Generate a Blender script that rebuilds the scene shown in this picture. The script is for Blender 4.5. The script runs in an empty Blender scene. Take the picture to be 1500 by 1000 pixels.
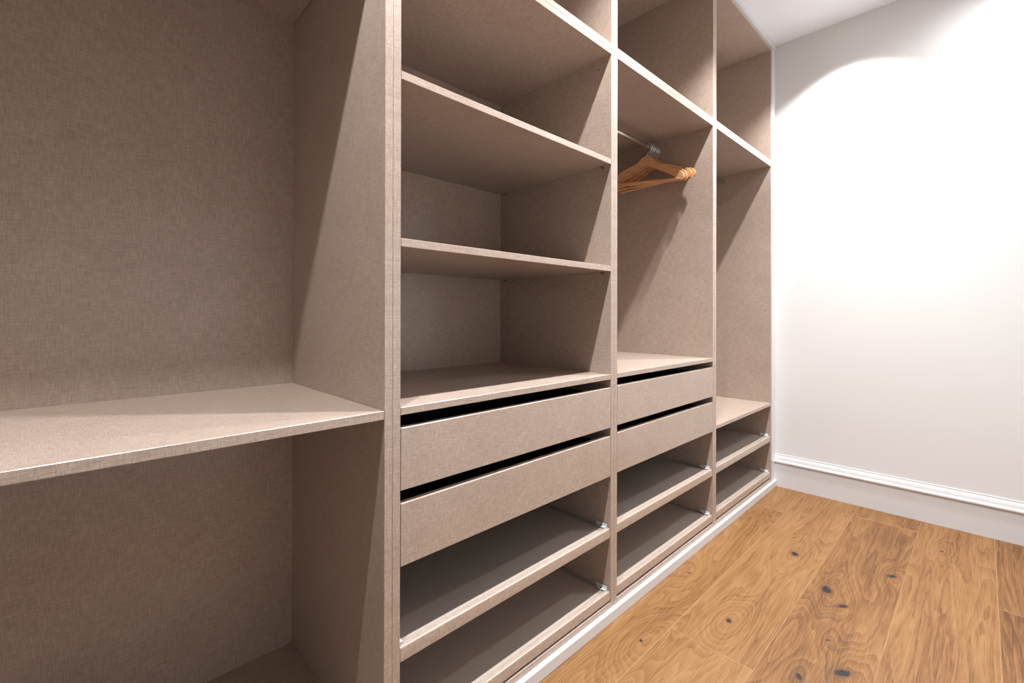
import bpy, bmesh, math, random
from mathutils import Vector, Matrix, Euler

C = bpy.context.scene.collection
SC = bpy.context.scene
random.seed(7)

# ------------------------------------------------------------------ camera
F_PX, CX, CY = 668.373, 773.168, 459.755          # solved on the 1500 x 1000 frame
YAW, PITCH, ROLL = 0.787248, 0.0018503, 0.0017601
CAM = Vector((0.0, -0.91816, 1.05881))
fw = Vector((math.sin(YAW) * math.cos(PITCH), math.cos(YAW) * math.cos(PITCH), math.sin(PITCH)))
rt = Vector((math.cos(YAW), -math.sin(YAW), 0))
up = rt.cross(fw)
r2 = rt * math.cos(ROLL) + up * math.sin(ROLL)
u2 = -rt * math.sin(ROLL) + up * math.cos(ROLL)
cd = bpy.data.cameras.new('camera')
cam = bpy.data.objects.new('camera', cd)
C.objects.link(cam)
m = Matrix((r2, u2, -fw)).transposed().to_4x4()
m.translation = CAM
cam.matrix_world = m
cd.sensor_width = 36
cd.lens = F_PX / 1500 * 36
cd.shift_x = (750 - CX) / 1500
cd.shift_y = (CY - 500) / 1500
cd.clip_start = 0.02
SC.camera = cam

# ------------------------------------------------------------------ world, exposure
w = bpy.data.worlds.new('world')
SC.world = w
w.use_nodes = True
w.node_tree.nodes['Background'].inputs[0].default_value = (0.9, 0.93, 1.0, 1)
w.node_tree.nodes['Background'].inputs[1].default_value = 0.3
SC.view_settings.view_transform = 'Standard'
SC.view_settings.look = 'None'
SC.view_settings.gamma = 1
SC.view_settings.use_curve_mapping = False
SC.view_settings.exposure = 0.58
SC.cycles.max_bounces = 12
SC.cycles.diffuse_bounces = 8

# ------------------------------------------------------------------ ceiling downlights
CEIL = 2.741
ROW_NEAR = [(0.05, -0.40), (0.96, -0.40), (1.88, -0.40), (2.80, -0.40)]
ROW_ADDED = [(2.70, -1.18)]  # added lamp, no known fitting; whitens the end wall away from the wardrobe
P_NEAR = 126.0
def downlight(x, y, energy, size, blend, col=(0.985, 0.985, 1.0)):
    ld = bpy.data.lights.new('downlight_lamp', 'SPOT')
    ld.energy = energy
    ld.color = col
    ld.spot_size = math.radians(size)
    ld.spot_blend = blend
    ld.shadow_soft_size = 0.022
    lo = bpy.data.objects.new('downlight_lamp', ld)
    lo.location = (x, y, 2.733)
    C.objects.link(lo)
for (x, y) in ROW_NEAR:
    downlight(x, y, P_NEAR, 107, 0.60)
downlight(*ROW_ADDED[0], 55.0, 168, 0.9)

# ------------------------------------------------------------------ materials
def new_mat(name):
    mt = bpy.data.materials.new(name)
    mt.use_nodes = True
    nt = mt.node_tree
    b = nt.nodes['Principled BSDF']
    return mt, nt, b

def N(nt, t, **kw):
    n = nt.nodes.new(t)
    for k, v in kw.items():
        setattr(n, k, v)
    return n

def L(nt, a, b):
    nt.links.new(a, b)

def math_node(nt, op, a, b=None, clamp=False):
    n = N(nt, 'ShaderNodeMath', operation=op)
    n.use_clamp = clamp
    for i, v in enumerate((a, b)):
        if v is None:
            continue
        if isinstance(v, (int, float)):
            n.inputs[i].default_value = v
        else:
            L(nt, v, n.inputs[i])
    return n.outputs[0]

def ramp(nt, fac, stops):
    n = N(nt, 'ShaderNodeValToRGB')
    e = n.color_ramp.elements
    while len(e) < len(stops):
        e.new(0.5)
    for i, (p, c) in enumerate(stops):
        e[i].position = p
        e[i].color = (*c, 1)
    L(nt, fac, n.inputs[0])
    return n.outputs[0]

def plain(name, col, rough=0.5, metal=0.0, spec=0.5, var=0.04, scale=30):
    mt, nt, b = new_mat(name)
    tc = N(nt, 'ShaderNodeTexCoord')
    no = N(nt, 'ShaderNodeTexNoise')
    no.inputs['Scale'].default_value = scale
    no.inputs['Detail'].default_value = 3
    L(nt, tc.outputs['Object'], no.inputs['Vector'])
    c0 = tuple(c * (1 - var) for c in col)
    c1 = tuple(min(1, c * (1 + var)) for c in col)
    L(nt, ramp(nt, no.outputs[0], [(0.3, c0), (0.7, c1)]), b.inputs['Base Color'])
    b.inputs['Roughness'].default_value = rough
    b.inputs['Metallic'].default_value = metal
    b.inputs['Specular IOR Level'].default_value = spec
    return mt

def linen():
    mt, nt, b = new_mat('linen_laminate')
    tc = N(nt, 'ShaderNodeTexCoord')
    tot = None
    for sc in ((36, 520, 520), (520, 36, 520), (520, 520, 36)):
        mp = N(nt, 'ShaderNodeMapping')
        mp.inputs['Scale'].default_value = sc
        L(nt, tc.outputs['Object'], mp.inputs['Vector'])
        no = N(nt, 'ShaderNodeTexNoise')
        no.inputs['Scale'].default_value = 1.0
        no.inputs['Detail'].default_value = 1.5
        L(nt, mp.outputs[0], no.inputs['Vector'])
        tot = no.outputs[0] if tot is None else math_node(nt, 'ADD', tot, no.outputs[0])
    tot = math_node(nt, 'MULTIPLY', tot, 1 / 3)
    big = N(nt, 'ShaderNodeTexNoise')
    big.inputs['Scale'].default_value = 9
    big.inputs['Detail'].default_value = 4
    L(nt, tc.outputs['Object'], big.inputs['Vector'])
    f = math_node(nt, 'ADD', tot, math_node(nt, 'MULTIPLY', math_node(nt, 'SUBTRACT', big.outputs[0], 0.5), 0.10))
    col = ramp(nt, f, [(0.36, (0.285, 0.215, 0.170)), (0.50, (0.376, 0.293, 0.240)), (0.64, (0.480, 0.392, 0.335))])
    L(nt, col, b.inputs['Base Color'])
    b.inputs['Roughness'].default_value = 0.30
    b.inputs['Specular IOR Level'].default_value = 0.75
    bp = N(nt, 'ShaderNodeBump')
    bp.inputs['Strength'].default_value = 0.06
    bp.inputs['Distance'].default_value = 0.0004
    L(nt, tot, bp.inputs['Height'])
    L(nt, bp.outputs[0], b.inputs['Normal'])
    return mt

M_LINEN = linen()
M_WALL = plain('wall_paint', (0.665, 0.665, 0.660), 0.75, spec=0.25, var=0.006, scale=2)
M_CEIL = plain('ceiling_paint', (0.76, 0.78, 0.82), 0.85, spec=0.2, var=0.005, scale=2)
M_TRIM = plain('satin_white_paint', (0.62, 0.62, 0.625), 0.38, spec=0.5, var=0.008, scale=6)
M_DARKBOX = plain('anthracite_drawer_box', (0.012, 0.013, 0.016), 0.5, spec=0.3, var=0.1)
M_CHROME = plain('brushed_steel', (0.62, 0.61, 0.60), 0.22, metal=1.0, var=0.03)
M_HOOK = plain('nickel_wire', (0.80, 0.80, 0.80), 0.28, metal=0.9, var=0.02)
M_RUNNER = plain('zinc_runner', (0.46, 0.43, 0.40), 0.4, metal=0.55, var=0.04)
M_CLIP = plain('clear_grey_plastic', (0.62, 0.63, 0.62), 0.25, spec=0.6, var=0.05)
M_BRASS = plain('brass_pin', (0.42, 0.28, 0.17), 0.3, metal=0.9, var=0.06)
M_HOLE = plain('dark_screw_and_hole', (0.03, 0.022, 0.018), 0.7, var=0.2)
M_LENS, _nt, _b = new_mat('downlight_lens')
_b.inputs['Emission Color'].default_value = (1, 0.96, 0.9, 1)
_b.inputs['Emission Strength'].default_value = 12.0
_b.inputs['Base Color'].default_value = (0.9, 0.9, 0.9, 1)

def beech():
    mt, nt, b = new_mat('varnished_beech')
    tc = N(nt, 'ShaderNodeTexCoord')
    mp = N(nt, 'ShaderNodeMapping')
    mp.inputs['Scale'].default_value = (220, 14, 160)
    L(nt, tc.outputs['Object'], mp.inputs['Vector'])
    no = N(nt, 'ShaderNodeTexNoise')
    no.inputs['Scale'].default_value = 1
    no.inputs['Detail'].default_value = 3
    L(nt, mp.outputs[0], no.inputs['Vector'])
    L(nt, ramp(nt, no.outputs[0], [(0.25, (0.50, 0.245, 0.105)), (0.55, (0.66, 0.36, 0.175)), (0.8, (0.74, 0.45, 0.25))]), b.inputs['Base Color'])
    b.inputs['Roughness'].default_value = 0.3
    b.inputs['Coat Weight'].default_value = 0.3
    return mt
M_BEECH = beech()

KNOTS = [  # x, y, radius, ring amplitude, dark core size
    (2.274, -0.328, 0.075, 1.9, 0.020), (2.359, -0.657, 0.050, 1.0, 0.017), (2.065, -0.491, 0.085, 1.7, 0.026),
    (1.991, -0.558, 0.055, 1.1, 0.016), (1.616, -0.295, 0.075, 2.0, 0.012), (1.617, -0.624, 0.070, 1.4, 0.023),
    (1.512, -0.536, 0.045, 0.9, 0.013), (1.748, -0.561, 0.045, 1.1, 0.006), (1.314, -0.131, 0.090, 2.6, 0.007),
    (1.799, -0.066, 0.060, 1.4, 0.006), (2.768, -0.790, 0.050, 1.0, 0.008), (2.611, -0.120, 0.050, 1.2, 0.006),
    (2.990, -0.425, 0.030, 0.5, 0.007), (0.95, -0.62, 0.07, 1.5, 0.018), (0.50, -0.9, 0.07, 1.5, 0.016)]

def oak():
    mt, nt, b = new_mat('oak_plank')
    geo = N(nt, 'ShaderNodeNewGeometry')
    oi = N(nt, 'ShaderNodeObjectInfo')
    sep = N(nt, 'ShaderNodeSeparateXYZ')
    L(nt, geo.outputs['Position'], sep.inputs[0])
    X, Y = sep.outputs[0], sep.outputs[1]
    off = math_node(nt, 'MULTIPLY', oi.outputs['Random'], 37.0)
    def noise(sx, sy, detail=2.0, rough=0.5, dist=0.0, extra=0.0):
        cb = N(nt, 'ShaderNodeCombineXYZ')
        L(nt, math_node(nt, 'MULTIPLY', X, sx), cb.inputs[0])
        L(nt, math_node(nt, 'MULTIPLY', Y, sy), cb.inputs[1])
        L(nt, math_node(nt, 'ADD', off, extra), cb.inputs[2])
        n = N(nt, 'ShaderNodeTexNoise')
        n.inputs['Scale'].default_value = 1
        n.inputs['Detail'].default_value = detail
        n.inputs['Roughness'].default_value = rough
        n.inputs['Distortion'].default_value = dist
        L(nt, cb.outputs[0], n.inputs['Vector'])
        return n.outputs[0]
    warp = noise(2.5, 24, 3, 0.55, 0.0, 3.1)
    field = math_node(nt, 'MULTIPLY', noise(0.5, 7.0, 2.0, 0.45, 0.1), 7.0)
    field = math_node(nt, 'ADD', field, math_node(nt, 'MULTIPLY', warp, 0.4))
    core = None
    for (kx, ky, s, amp, cr) in KNOTS:
        dx = math_node(nt, 'MULTIPLY', math_node(nt, 'SUBTRACT', X, kx), 0.36)
        dy = math_node(nt, 'SUBTRACT', Y, ky)
        d2 = math_node(nt, 'ADD', math_node(nt, 'MULTIPLY', dx, dx), math_node(nt, 'MULTIPLY', dy, dy))
        g = math_node(nt, 'EXPONENT', math_node(nt, 'MULTIPLY', d2, -1.0 / (s * s) * 1.6))
        field = math_node(nt, 'ADD', field, math_node(nt, 'MULTIPLY', g, amp * 1.25))
        ex = math_node(nt, 'MULTIPLY', math_node(nt, 'SUBTRACT', X, kx), 0.75)
        ey = math_node(nt, 'ADD', dy, math_node(nt, 'MULTIPLY', ex, 0.7 if KNOTS.index((kx, ky, s, amp, cr)) % 2 else -0.3))
        e2 = math_node(nt, 'ADD', math_node(nt, 'MULTIPLY', ex, ex), math_node(nt, 'MULTIPLY', ey, ey))
        c = math_node(nt, 'EXPONENT', math_node(nt, 'MULTIPLY', e2, -1.0 / (cr * cr)))
        core = c if core is None else math_node(nt, 'MAXIMUM', core, c)
    ring = math_node(nt, 'FRACT', field)
    ring = math_node(nt, 'MULTIPLY', math_node(nt, 'ABSOLUTE', math_node(nt, 'SUBTRACT', ring, 0.5)), 2.0)
    ring2 = math_node(nt, 'FRACT', math_node(nt, 'MULTIPLY', field, 3.0))
    fine = noise(11, 330, 3, 0.65, 0.0, 7.7)
    streak = noise(1.6, 45, 3, 0.55, 0.0, 5.3)
    broad = noise(1.6, 7, 3, 0.5, 0.0, 11.0)
    t = math_node(nt, 'MULTIPLY', ring, 0.05)
    t = math_node(nt, 'ADD', t, math_node(nt, 'MULTIPLY', ring2, 0.11))
    t = math_node(nt, 'ADD', t, math_node(nt, 'MULTIPLY', fine, 0.50))
    t = math_node(nt, 'ADD', t, math_node(nt, 'MULTIPLY', broad, 0.28))
    t = math_node(nt, 'ADD', t, math_node(nt, 'MULTIPLY', math_node(nt, 'SUBTRACT', streak, 0.38), 0.17))
    t = math_node(nt, 'ADD', t, math_node(nt, 'MULTIPLY', math_node(nt, 'SUBTRACT', oi.outputs['Random'], 0.5), 0.13))
    col = ramp(nt, t, [(0.33, (0.085, 0.032, 0.008)), (0.43, (0.155, 0.067, 0.019)), (0.51, (0.205, 0.097, 0.031)), (0.65, (0.262, 0.140, 0.052))])
    # dark cracked cores of the knots
    cn = noise(90, 150, 4, 0.7, 1.5, 1.0)
    cm = math_node(nt, 'ADD', core, math_node(nt, 'MULTIPLY', math_node(nt, 'SUBTRACT', cn, 0.5), 1.5))
    halo = N(nt, 'ShaderNodeMapRange')
    halo.inputs[1].default_value = 0.05
    halo.inputs[2].default_value = 0.9
    L(nt, core, halo.inputs[0])
    mh = N(nt, 'ShaderNodeMix', data_type='RGBA')
    L(nt, math_node(nt, 'MULTIPLY', halo.outputs[0], 0.8), mh.inputs[0])
    L(nt, col, mh.inputs[6])
    mh.inputs[7].default_value = (0.085, 0.038, 0.014, 1)
    hard = N(nt, 'ShaderNodeMapRange')
    hard.inputs[1].default_value = 0.62
    hard.inputs[2].default_value = 0.72
    L(nt, cm, hard.inputs[0])
    mc = N(nt, 'ShaderNodeMix', data_type='RGBA')
    L(nt, hard.outputs[0], mc.inputs[0])
    L(nt, mh.outputs[2], mc.inputs[6])
    mc.inputs[7].default_value = (0.010, 0.008, 0.009, 1)
    L(nt, mc.outputs[2], b.inputs['Base Color'])
    b.inputs['Roughness'].default_value = 0.5
    b.inputs['Specular IOR Level'].default_value = 0.4
    bp = N(nt, 'ShaderNodeBump')
    bp.inputs['Strength'].default_value = 0.25
    bp.inputs['Distance'].default_value = 0.0008
    L(nt, fine, bp.inputs['Height'])
    L(nt, bp.outputs[0], b.inputs['Normal'])
    return mt
M_OAK = oak()
M_BOARD = plain('smooth_taupe_mat', (0.400, 0.340, 0.297), 0.20, spec=0.95, var=0.08, scale=250)
M_OAK_EDGE = plain('pale_oak_edge', (0.34, 0.205, 0.11), 0.5, var=0.2, scale=25)  # pale worn edges, with the bevel highlight along the seams in the colour

# ------------------------------------------------------------------ helpers
def world_of(o):
    v = Vector((0, 0, 0))
    while o is not None:
        v += o.location
        o = o.parent
    return v

def link(name, bm, mat, parent=None, origin=(0, 0, 0), smooth=False):
    """bm in world coordinates; the object's origin goes to `origin` (world)."""
    og = Vector(origin)
    bmesh.ops.translate(bm, vec=-og, verts=bm.verts)
    bmesh.ops.recalc_face_normals(bm, faces=bm.faces)
    me = bpy.data.meshes.new(name)
    bm.to_mesh(me)
    bm.free()
    me.materials.append(mat)
    if smooth:
        for p in me.polygons:
            p.use_smooth = True
        me.set_sharp_from_angle(angle=math.radians(35))
    o = bpy.data.objects.new(name, me)
    C.objects.link(o)
    if parent is not None:
        o.parent = parent
        o.location = og - world_of(parent)
    else:
        o.location = og
    return o

def box_bm(x0, x1, y0, y1, z0, z1, bev=0.0006, seg=1):
    bm = bmesh.new()
    bmesh.ops.create_cube(bm, size=1)
    bmesh.ops.scale(bm, vec=(x1 - x0, y1 - y0, z1 - z0), verts=bm.verts)
    bmesh.ops.translate(bm, vec=((x0 + x1) / 2, (y0 + y1) / 2, (z0 + z1) / 2), verts=bm.verts)
    if bev:
        bmesh.ops.bevel(bm, geom=list(bm.edges), offset=bev, segments=seg, affect='EDGES', profile=0.5)
    return bm

def box(name, x0, x1, y0, y1, z0, z1, mat, parent=None, bev=0.0006, seg=1):
    return link(name, box_bm(x0, x1, y0, y1, z0, z1, bev, seg), mat, parent,
                ((x0 + x1) / 2, (y0 + y1) / 2, (z0 + z1) / 2))

def prism_bm(pts, axis, a, b):
    """closed 2-D outline extruded along an axis: axis 'X' -> pts are (y,z), 'Y' -> (x,z)."""
    bm = bmesh.new()
    def mk(t, p):
        return (t, p[0], p[1]) if axis == 'X' else (p[0], t, p[1])
    va = [bm.verts.new(mk(a, p)) for p in pts]
    vb = [bm.verts.new(mk(b, p)) for p in pts]
    bm.faces.new(va)
    bm.faces.new(list(reversed(vb)))
    n = len(pts)
    for i in range(n):
        bm.faces.new((va[i], vb[i], vb[(i + 1) % n], va[(i + 1) % n]))
    return bm

def cyl_bm(p0, p1, r, seg=16, rx=None):
    """cylinder from p0 to p1; rx gives a second radius (vertical) for an oval section along X."""
    p0, p1 = Vector(p0), Vector(p1)
    d = p1 - p0
    bm = bmesh.new()
    bmesh.ops.create_cone(bm, cap_ends=True, segments=seg, radius1=r, radius2=r, depth=d.length)
    if rx:
        bmesh.ops.scale(bm, vec=(rx / r, 1, 1), verts=bm.verts)
    q = Vector((0, 0, 1)).rotation_difference(d.normalized())
    bmesh.ops.rotate(bm, cent=(0, 0, 0), matrix=q.to_matrix(), verts=bm.verts)
    bmesh.ops.translate(bm, vec=(p0 + p1) / 2, verts=bm.verts)
    return bm

def tube_bm(path, r, seg=8):
    bm = bmesh.new()
    rings = []
    n = len(path)
    path = [Vector(p) for p in path]
    ref = Vector((1, 0, 0))
    for i, p in enumerate(path):
        t = (path[min(i + 1, n - 1)] - path[max(i - 1, 0)]).normalized()
        a = ref - t * ref.dot(t)
        if a.length < 1e-3:
            a = Vector((0, 1, 0))
        a.normalize()
        b = t.cross(a)
        rings.append([bm.verts.new(p + (a * math.cos(k * 2 * math.pi / seg) + b * math.sin(k * 2 * math.pi / seg)) * r) for k in range(seg)])
    for i in range(n - 1):
        for k in range(seg):
            bm.faces.new((rings[i][k], rings[i][(k + 1) % seg], rings[i + 1][(k + 1) % seg], rings[i + 1][k]))
    bm.faces.new(rings[0])
    bm.faces.new(list(reversed(rings[-1])))
    return bm

def merge(*bms):
    out = bmesh.new()
    for b in bms:
        me = bpy.data.meshes.new('tmp')
        b.to_mesh(me)
        b.free()
        out.from_mesh(me)
        bpy.data.meshes.remove(me)
    return out

def empty(name, loc, label, cat, group=None):
    o = bpy.data.objects.new(name, None)
    o.empty_display_size = 0.1
    C.objects.link(o)
    o.location = loc
    o['label'] = label
    o['category'] = cat
    if group:
        o['group'] = group
    return o

def struct(o, label=None, cat=None):
    o['kind'] = 'structure'
    if label:
        o['label'] = label
    if cat:
        o['category'] = cat
    return o

# ------------------------------------------------------------------ setting: shell
XW, YB, YF, XL = 3.115, 0.600, -1.50, -1.30
struct(box('wall_right', XW, XW + 0.1, YF - 0.1, YB + 0.1, -0.02, CEIL, M_WALL, bev=0),
       'plain white end wall lit by a downlight, right of the wardrobe', 'wall')
struct(box('wall_back', XL - 0.1, XW, YB, YB + 0.1, -0.02, CEIL, M_WALL, bev=0), 'white wall behind the wardrobe units', 'wall')
struct(box('wall_front', XL - 0.1, XW, YF - 0.1, YF, -0.02, CEIL, M_WALL, bev=0), 'white wall facing the wardrobe', 'wall')
struct(box('wall_left', XL - 0.1, XL, YF, YB, -0.02, CEIL, M_WALL, bev=0), 'white wall at the left end of the room', 'wall')
struct(box('wall_pier', XL, -0.372, 0.0, YB, -0.02, CEIL, M_WALL, bev=0), 'white wall return beside the first wardrobe unit', 'wall')
struct(box('ceiling', XL - 0.1, XW + 0.1, YF - 0.1, YB + 0.1, CEIL, CEIL + 0.1, M_CEIL, bev=0), 'flat white ceiling above the wardrobe', 'ceiling')

# floor with separate oak planks
floor = struct(box('floor', XL - 0.1, XW + 0.1, YF - 0.1, YB + 0.1, -0.06, -0.0145, M_HOLE, bev=0),
               'warm knotty oak plank floor in front of the wardrobe', 'floor')
rows = [(-0.012, -0.170, [2.711]), (-0.170, -0.433, [1.441]), (-0.433, -0.696, [2.93, 0.62]), (-0.696, -0.959, [0.95]),
        (-0.959, -1.222, [2.37, 0.2]), (-1.222, -1.50, [1.2])]
for (ya, yb, joints) in rows:
    xs = [XL] + sorted(joints) + [XW]
    for i in range(len(xs) - 1):
        g = 0.00005
        bm = box_bm(xs[i] + g, xs[i + 1] - g, yb + g, ya - g, -0.0144, 0.0, 0)
        top = [e for e in bm.edges if all(v.co.z > -0.001 for v in e.verts)]
        bmesh.ops.bevel(bm, geom=top, offset=0.0011, segments=1, affect='EDGES', profile=0.5)
        bm.normal_update()
        for f in bm.faces:
            f.material_index = 0 if abs(f.normal.z) > 0.95 else 1
        pl = link('plank', bm, M_OAK, floor, ((xs[i] + xs[i + 1]) / 2, (ya + yb) / 2, -0.007))
        pl.data.materials.append(M_OAK_EDGE)

# moulded skirting
def skirting(name, run, flip, label):
    """run = (axis, fixed, a, b); outline is (distance from the wall, height)."""
    prof = [(0, 0), (0.018, 0), (0.018, 0.140), (0.0165, 0.1415), (0.0165, 0.1435)]
    for k in range(9):
        a = -math.pi / 2 + k * math.pi / 8
        prof.append((0.0165 + 0.009 * math.cos(a), 0.1535 + 0.010 * math.sin(a)))
    prof += [(0.0145, 0.1645), (0.0145, 0.170)]
    for k in range(1, 8):
        t = k / 8
        prof.append((0.0145 - 0.008 * t, 0.170 + 0.018 * math.sin(t * math.pi / 2)))
    prof += [(0.0055, 0.190), (0.0055, 0.197), (0.0, 0.197)]
    axis, fixed, a, b = run
    bm = prism_bm([(fixed + flip * d, z) for d, z in prof], axis, a, b)
    o = link(name, bm, M_TRIM, None, (fixed, (a + b) / 2, 0) if axis == 'Y' else ((a + b) / 2, fixed, 0), smooth=True)
    return struct(o, label, 'skirting board')
skirting('baseboard_right', ('Y', XW, YF, -0.0), -1, 'moulded white skirting board along the end wall')
skirting('baseboard_front', ('X', YF, XL, XW - 0.03), 1, 'moulded white skirting board along the wall opposite the wardrobe')
skirting('baseboard_left', ('Y', XL, YF + 0.03, -0.03), 1, 'moulded white skirting board along the left wall')

# ------------------------------------------------------------------ wardrobe
D = 0.580
Z0, ZSEAM, ZTOP = 0.038, 1.989, 2.701
T = 0.0188
BX = [-0.3692, 0.5012, 1.3524, 2.2025, 3.0500]       # outer faces of the units
G = 0.0003                                           # hairline between neighbouring carcasses

def carcass(name, k, z0, z1, label, group):
    x0, x1 = BX[k] + G, BX[k + 1] - G
    u = empty(name, ((x0 + x1) / 2, D / 2, z0), label, 'wardrobe', group)
    box('side_panel', x0, x0 + T, 0, D, z0, z1, M_LINEN, u)
    box('side_panel', x1 - T, x1, 0, D, z0, z1, M_LINEN, u)
    box('bottom_panel', x0 + T, x1 - T, 0, D, z0, z0 + T, M_LINEN, u)
    box('top_panel', x0 + T, x1 - T, 0, D, z1 - T, z1, M_LINEN, u)
    box('back_panel', x0, x1, D, D + 0.012, z0, z1, M_LINEN, u, bev=0)
    return u, x0 + T, x1 - T

def peg_hole(u, x, y, z, side=-1):
    """small dark disc painted for the shade inside a peg hole in a side panel; side is the way its face looks along X."""
    link('peg_hole_disc', cyl_bm((x + side * -0.0004, y, z), (x + side * 0.0006, y, z), 0.0023, 10), M_HOLE, u, (x, y, z))

def pin(u, x, y, z, side=-1, mat=None):
    """shelf support: a peg in the side panel with a cup under the shelf."""
    bm = merge(cyl_bm((x, y, z - 0.005), (x + side * 0.011, y, z - 0.005), 0.0032, 12),
               cyl_bm((x, y, z - 0.005), (x + side * 0.0015, y, z - 0.005), 0.0055, 12),
               box_bm(x + side * 0.006 - 0.004, x + side * 0.006 + 0.004, y - 0.004, y + 0.004, z - 0.0045, z - 0.0002, 0.0008))
    link('shelf_pin', bm, mat or M_BRASS, u, (x, y, z - 0.005), smooth=True)

def shelf(u, xa, xb, zb, zt, y0=0.0, y1=D, gap=0.0008, pins=True):
    s = box('shelf', xa + gap, xb - gap, y0, y1, zb, zt, M_LINEN, u, bev=0.0008)
    if pins:
        for (x, sd) in ((xa, 1), (xb, -1)):
            pin(u, x, 0.036, zb, sd)
            pin(u, x, 0.545, zb, sd, M_CHROME)
    return s

def drawer(u, xa, xb, z0, z1):
    cx = (xa + xb) / 2
    d = bpy.data.objects.new('drawer', None)
    C.objects.link(d)
    d.parent = u
    d.location = Vector((cx, 0.0, z0)) - world_of(u)
    g = 0.0016
    box('drawer_front', xa + g, xb - g, 0.0, 0.019, z0, z1, M_LINEN, d, bev=0.0009)
    sa, sb = xa + 0.013, xb - 0.013
    zt = z1 - 0.022
    box('drawer_side', sa, sa + 0.013, 0.0195, 0.52, z0 + 0.012, zt, M_DARKBOX, d)
    box('drawer_side', sb - 0.013, sb, 0.0195, 0.52, z0 + 0.012, zt, M_DARKBOX, d)
    box('drawer_back', sa + 0.0135, sb - 0.0135, 0.507, 0.52, z0 + 0.012, zt, M_DARKBOX, d)
    box('drawer_bottom', sa + 0.0135, sb - 0.0135, 0.0195, 0.5065, z0 + 0.012, z0 + 0.022, M_DARKBOX, d)
    for x0, x1 in ((xa + 0.0003, xa + 0.0125), (xb - 0.0125, xb - 0.0003)):
        box('drawer_runner', x0, x1, 0.03, 0.53, z0 + 0.03, z0 + 0.072, M_RUNNER, d)

def pull_shelf(u, xa, xb, z0, z1):
    """pull-out shelf: board, rounded front rail, side runners and plastic corner clips."""
    p = bpy.data.objects.new('pull_out_shelf', None)
    C.objects.link(p)
    p.parent = u
    p.location = Vector(((xa + xb) / 2, 0.0, z0)) - world_of(u)
    zt = z1 - 0.004
    box('shelf_board', xa + 0.0135, xb - 0.0135, 0.0205, 0.54, zt - 0.018, zt, M_BOARD, p)
    # front rail, rounded along its top
    r = 0.004
    prof = [(0.002, z0), (0.0200, z0), (0.0200, z1 - r)]
    for k in range(1, 6):
        a = k * math.pi / 10
        prof.append((0.0200 - r + r * math.cos(a), z1 - r + r * math.sin(a)))
    for k in range(6):
        a = math.pi / 2 + k * math.pi / 10
        prof.append((0.002 + r + r * math.cos(a), z1 - r + r * math.sin(a)))
    link('front_rail', prism_bm(prof, 'X', xa + 0.0022, xb - 0.0022), M_LINEN, p, ((xa + xb) / 2, 0.010, (z0 + z1) / 2), smooth=True)
    for sd, xw in ((1, xa), (-1, xb)):
        def bx(a, b, *r_, bev=0.0004):
            lo, hi = sorted((xw + sd * a, xw + sd * b))
            return box_bm(lo, hi, *r_, bev)
        # runner: rail on the panel plus the moving member with a thin upstand lip
        link('shelf_runner', merge(bx(0.0002, 0.0050, 0.02, 0.53, zt - 0.028, zt + 0.0012),
                                   bx(0.0054, 0.0118, 0.0205, 0.53, zt - 0.022, zt + 0.0032)),
             M_RUNNER, p, (xw, 0.27, zt - 0.01))
        clip = link('corner_clip', merge(bx(0.0030, 0.0160, 0.0128, 0.048, zt + 0.0034, zt + 0.0064),
                                         bx(0.0030, 0.0050, 0.0128, 0.060, zt + 0.0034, zt + 0.0150),
                                         bx(0.0050, 0.0160, 0.0128, 0.0150, zt + 0.0034, zt + 0.0085)),
                    M_CLIP, p, (xw + sd * 0.009, 0.03, zt + 0.006))
        link('clip_screw', cyl_bm((xw + sd * 0.0100, 0.034, zt + 0.0062), (xw + sd * 0.0100, 0.034, zt + 0.0074), 0.0032, 12),
             M_HOLE, p, (xw + sd * 0.0100, 0.034, zt + 0.0068))

def rail(u, xa, xb, y, z):
    ra, rb = 0.0095, 0.0145
    link('clothes_rail', cyl_bm((xa + 0.004, y, z), (xb - 0.004, y, z), ra, 28, rb), M_CHROME, u, ((xa + xb) / 2, y, z), smooth=True)
    for x, sd in ((xa, 1), (xb, -1)):
        link('rail_socket', merge(cyl_bm((x + sd * 0.0003, y, z), (x + sd * 0.003, y, z), 0.013, 24, 0.018),
                                  cyl_bm((x + sd * 0.0003, y, z), (x + sd * 0.012, y, z), 0.0095, 24, 0.0132)), M_CHROME, u, (x, y, z), smooth=True)

LG, UG = 'lower wardrobe units', 'top boxes of the wardrobe'
# unit 1: tall open bay with one deep shelf, nearest the camera
u1, xa, xb = carcass('wardrobe_unit', 0, Z0, ZSEAM, 'beige linen-effect open wardrobe unit nearest the camera, single deep shelf', LG)
shelf(u1, xa, xb, 1.9475, 1.9685, y0=0.020, gap=0.0014, pins=False)
shelf(u1, xa, xb, 0.8310, 0.8500)
peg_hole(u1, xb, 0.504, 1.899)
peg_hole(u1, xb, 0.524, 0.083)
# unit 2: shelves over two drawers and two pull-out shelves
u2, xa, xb = carcass('wardrobe_unit', 1, Z0, ZSEAM, 'beige wardrobe unit with three empty shelf spaces above two wide drawers', LG)
shelf(u2, xa, xb, 1.5850, 1.6037)
shelf(u2, xa, xb, 1.2110, 1.2296)
shelf(u2, xa, xb, 0.8345, 0.8518, pins=False)
drawer(u2, xa, xb, 0.6660, 0.8055)
drawer(u2, xa, xb, 0.4965, 0.6365)
pull_shelf(u2, xa, xb, 0.2830, 0.3150)
pull_shelf(u2, xa, xb, 0.0650, 0.0965)
peg_hole(u2, xb, 0.056, 1.936)
peg_hole(u2, xb, 0.449, 1.922)
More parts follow.
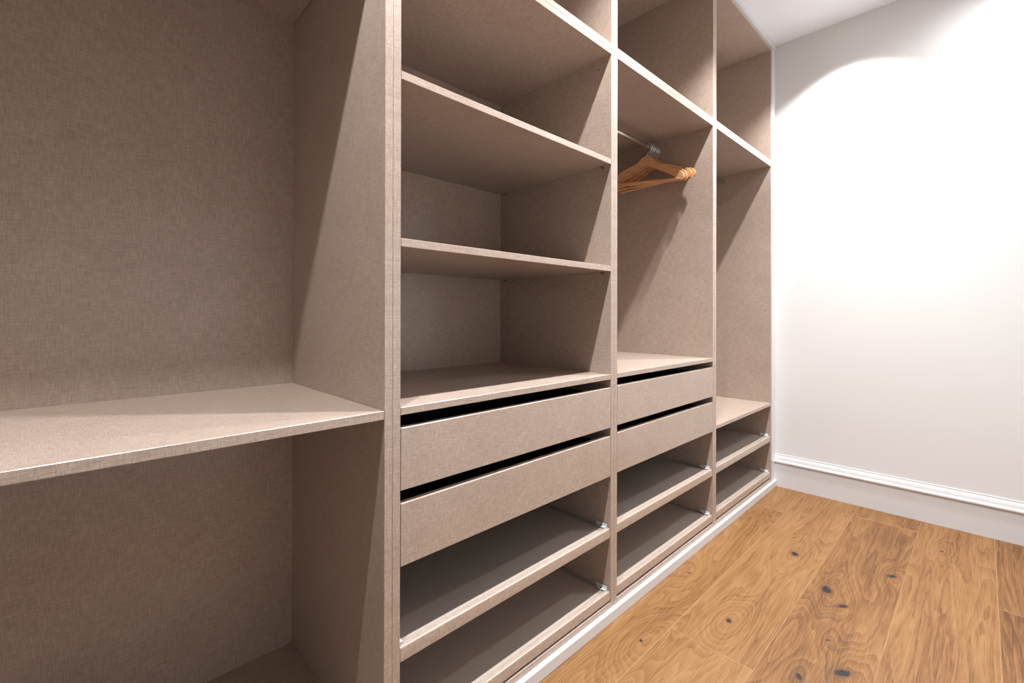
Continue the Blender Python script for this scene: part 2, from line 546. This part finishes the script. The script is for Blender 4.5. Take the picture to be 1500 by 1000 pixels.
# unit 3: hanging bay with the coat hangers
u3, xa, xb = carcass('wardrobe_unit', 2, Z0, ZSEAM, 'beige wardrobe unit with the wooden hangers over two drawers', LG)
rail(u3, xa, xb, 0.290, 1.918)
shelf(u3, xa, xb, 0.8355, 0.8530, pins=False)
drawer(u3, xa, xb, 0.6680, 0.8080)
drawer(u3, xa, xb, 0.5000, 0.6405)
pull_shelf(u3, xa, xb, 0.2860, 0.3180)
pull_shelf(u3, xa, xb, 0.0670, 0.0985)
peg_hole(u3, xb, 0.059, 1.931)
peg_hole(u3, xb, 0.506, 1.917)
# unit 4: tall hanging bay with two pull-out shelves
u4, xa, xb = carcass('wardrobe_unit', 3, Z0, ZSEAM, 'beige wardrobe unit beside the white wall, tall empty hanging space, no drawers', LG)
rail(u4, xa, xb, 0.290, 1.928)
shelf(u4, xa, xb, 0.5040, 0.5225, pins=False)
pull_shelf(u4, xa, xb, 0.2870, 0.3190)
pull_shelf(u4, xa, xb, 0.0670, 0.0995)
# top boxes
t1, xa, xb = carcass('wardrobe_top_box', 0, ZSEAM + G, ZTOP, 'open beige top box above the wardrobe unit nearest the camera', UG)
t2, xa, xb = carcass('wardrobe_top_box', 1, ZSEAM + G, ZTOP, 'open beige top box above the unit with shelves and wide drawers', UG)
t3, xa, xb = carcass('wardrobe_top_box', 2, ZSEAM + G, ZTOP, 'open beige top box above the unit holding the wooden hangers', UG)
peg_hole(t3, xb, 0.039, 2.065)
t4, xa, xb = carcass('wardrobe_top_box', 3, ZSEAM + G, ZTOP, 'open beige top box in the corner by the white end wall', UG)

# white plinth, its two lengths meeting under the second upright; scribes to ceiling and wall
struct(box('trim_1', BX[0], 1.3645, -0.0145, 0.55, 0.0004, Z0 - 0.0003, M_TRIM, bev=0.0012), 'low white plinth under the two nearer wardrobe units', 'plinth')
struct(box('trim_2', 1.3655, XW - 0.0005, -0.0145, 0.55, 0.0004, Z0 - 0.0003, M_TRIM, bev=0.0012), 'low white plinth under the two farther wardrobe units', 'plinth')
struct(link('trim_3', merge(box_bm(BX[0], XW - 0.0005, 0.0035, 0.022, ZTOP + 0.0003, ZTOP + 0.010, 0.0006),
                            box_bm(BX[0], XW - 0.0005, -0.0005, 0.022, ZTOP + 0.010, ZTOP + 0.0396, 0.0010)), M_TRIM, None, (1.37, 0.01, ZTOP + 0.02)),
       'narrow white filler strip between wardrobe top and ceiling', 'filler strip')
struct(box('trim_4', BX[4] + G, XW - 0.0005, 0.0, 0.019, Z0 + 0.0003, ZTOP, M_TRIM, bev=0.0008), 'narrow white upright filler between wardrobe and end wall', 'filler strip')
struct(box('trim_5', -0.372, BX[0] - 0.0003, 0.0, 0.019, 0.0004, ZTOP, M_TRIM, bev=0), 'thin white filler left of the nearest unit', 'filler strip')

# ------------------------------------------------------------------ wooden hangers
def hanger_bm():
    """body lofted along its length; y = 0 under the hook, z = 0 at the neck top."""
    top = [(0.000, 0.000), (0.012, -0.0005), (0.020, -0.003), (0.028, -0.010), (0.037, -0.021), (0.050, -0.031), (0.075, -0.042),
           (0.110, -0.056), (0.145, -0.073), (0.166, -0.086), (0.173, -0.0945), (0.178, -0.0950), (0.183, -0.0900),
           (0.194, -0.092), (0.206, -0.099), (0.215, -0.109), (0.2205, -0.121)]
    bot = [(0.000, -0.050), (0.012, -0.0505), (0.020, -0.053), (0.030, -0.057), (0.040, -0.061), (0.054, -0.067), (0.078, -0.077),
           (0.110, -0.091), (0.142, -0.106), (0.162, -0.116), (0.170, -0.121), (0.177, -0.126), (0.184, -0.132),
           (0.194, -0.137), (0.204, -0.1395), (0.212, -0.137), (0.2185, -0.131)]
    sec = [((-t[0], t[1]), (-b_[0], b_[1])) for t, b_ in zip(top, bot)][:0:-1] + list(zip(top, bot))
    bm = bmesh.new()
    rings = []
    h, c = 0.0052, 0.0016
    for (ty, tz), (by, bz) in sec:
        sw = -0.012 * (abs(ty) / 0.22) ** 2
        d = Vector((0, by - ty, bz - tz))
        ln = d.length
        d.normalize()
        T0, B0 = Vector((sw, ty, tz)), Vector((sw, by, bz))
        cc = min(c, ln * 0.3)
        ring = [T0 + Vector((h - c, 0, 0)), T0 + Vector((h, 0, 0)) + d * cc, B0 + Vector((h, 0, 0)) - d * cc, B0 + Vector((h - c, 0, 0)),
                B0 - Vector((h - c, 0, 0)), B0 - Vector((h, 0, 0)) - d * cc, T0 - Vector((h, 0, 0)) + d * cc, T0 - Vector((h - c, 0, 0))]
        rings.append([bm.verts.new(p) for p in ring])
    for i in range(len(rings) - 1):
        for k in range(8):
            bm.faces.new((rings[i][k], rings[i][(k + 1) % 8], rings[i + 1][(k + 1) % 8], rings[i + 1][k]))
    bm.faces.new(rings[0])
    bm.faces.new(list(reversed(rings[-1])))
    return bm

def hook_bm():
    pts = [(0, 0, -0.020), (0, 0, 0.004), (0, 0.0005, 0.009)]
    cy, cz, R = 0.0, 0.0400, 0.0250
    for k in range(0, 25):               # bows to the room side, over the rail and down behind it
        a = math.radians(-118 + (-190 - 62) * k / 24 * 0.93)
        pts.append((0, cy + R * math.cos(a), cz + R * math.sin(a)))
    return tube_bm(pts, 0.0021, 8)

NECK = 0.0670    # neck top under the rail centre line
def make_hanger():
    root = empty('coat_hanger', (0, 0, 0), '', 'hanger', 'wooden hangers on the rail')
    link('hanger_body', hanger_bm(), M_BEECH, root, smooth=True)
    link('hook', hook_bm(), M_HOOK, root, smooth=True)
    path = [(-0.0105, -0.200 + 0.400 * t, -0.1310) for t in (0, 0.25, 0.5, 0.75, 1)]
    link('trouser_bar', tube_bm(path, 0.0052, 14), M_BEECH, root, smooth=True)
    return root

hangers = [  # x of the hook, turn about the hook, swing, label
    (2.080, 1.2, 6.5, 'wooden hanger nearest the camera, first on the rail'),
    (2.0955, 0.8, 4.2, 'second wooden hanger on the rail, just behind the nearest one'),
    (2.111, 0.4, 5.6, 'third wooden hanger from the nearest, in the middle of the bunch'),
    (2.1265, 0.0, 1.0, 'fourth wooden hanger from the nearest one on the rail'),
    (2.142, -0.4, 2.8, 'fifth wooden hanger, last but one before the side panel'),
    (2.1575, -0.8, -1.0, 'sixth and last wooden hanger, closest to the side panel')]
proto = make_hanger()
for i, (hx, turn, swing, lab) in enumerate(hangers):
    if i == 0:
        h = proto
    else:
        h = proto.copy()
        C.objects.link(h)
        for ch in list(proto.children):
            c = ch.copy()
            C.objects.link(c)
            c.parent = h
    rot = Euler((math.radians(swing), 0, math.radians(turn)))
    h.location = Vector((hx, 0.290, 1.918 + 0.0145 + 0.0024)) + rot.to_matrix() @ Vector((0, 0, -0.065))
    h.rotation_euler = rot
    h['label'] = lab

# ------------------------------------------------------------------ downlight fittings
DL = ['ceiling downlight in front of the unit nearest the camera',
      'ceiling downlight in front of the unit with three shelf spaces', 'ceiling downlight in front of the unit with the hangers',
      'ceiling downlight close to both end wall and wardrobe',       'wide ceiling lamp added to brighten the end wall, away from the wardrobe']
for k, (x, y) in enumerate(ROW_NEAR + ROW_ADDED):  # the last fitting goes with the added wide lamp
    d = empty('recessed_downlight', (x, y, CEIL), 'white round ' + DL[k], 'downlight', 'recessed ceiling downlights')
    bm = bmesh.new()
    n = 40
    rr = [(0.034, -0.0004), (0.036, -0.004), (0.045, -0.0035), (0.047, -0.0002)]
    rings = [[bm.verts.new((x + r * math.cos(a * 2 * math.pi / n), y + r * math.sin(a * 2 * math.pi / n), CEIL + z)) for a in range(n)] for r, z in rr]
    for i in range(len(rr) - 1):
        for a in range(n):
            bm.faces.new((rings[i][a], rings[i][(a + 1) % n], rings[i + 1][(a + 1) % n], rings[i + 1][a]))
    link('bezel', bm, M_TRIM, d, (x, y, CEIL), smooth=True)
    link('lens', cyl_bm((x, y, CEIL - 0.0012), (x, y, CEIL - 0.0002), 0.0335, 32), M_LENS, d, (x, y, CEIL))
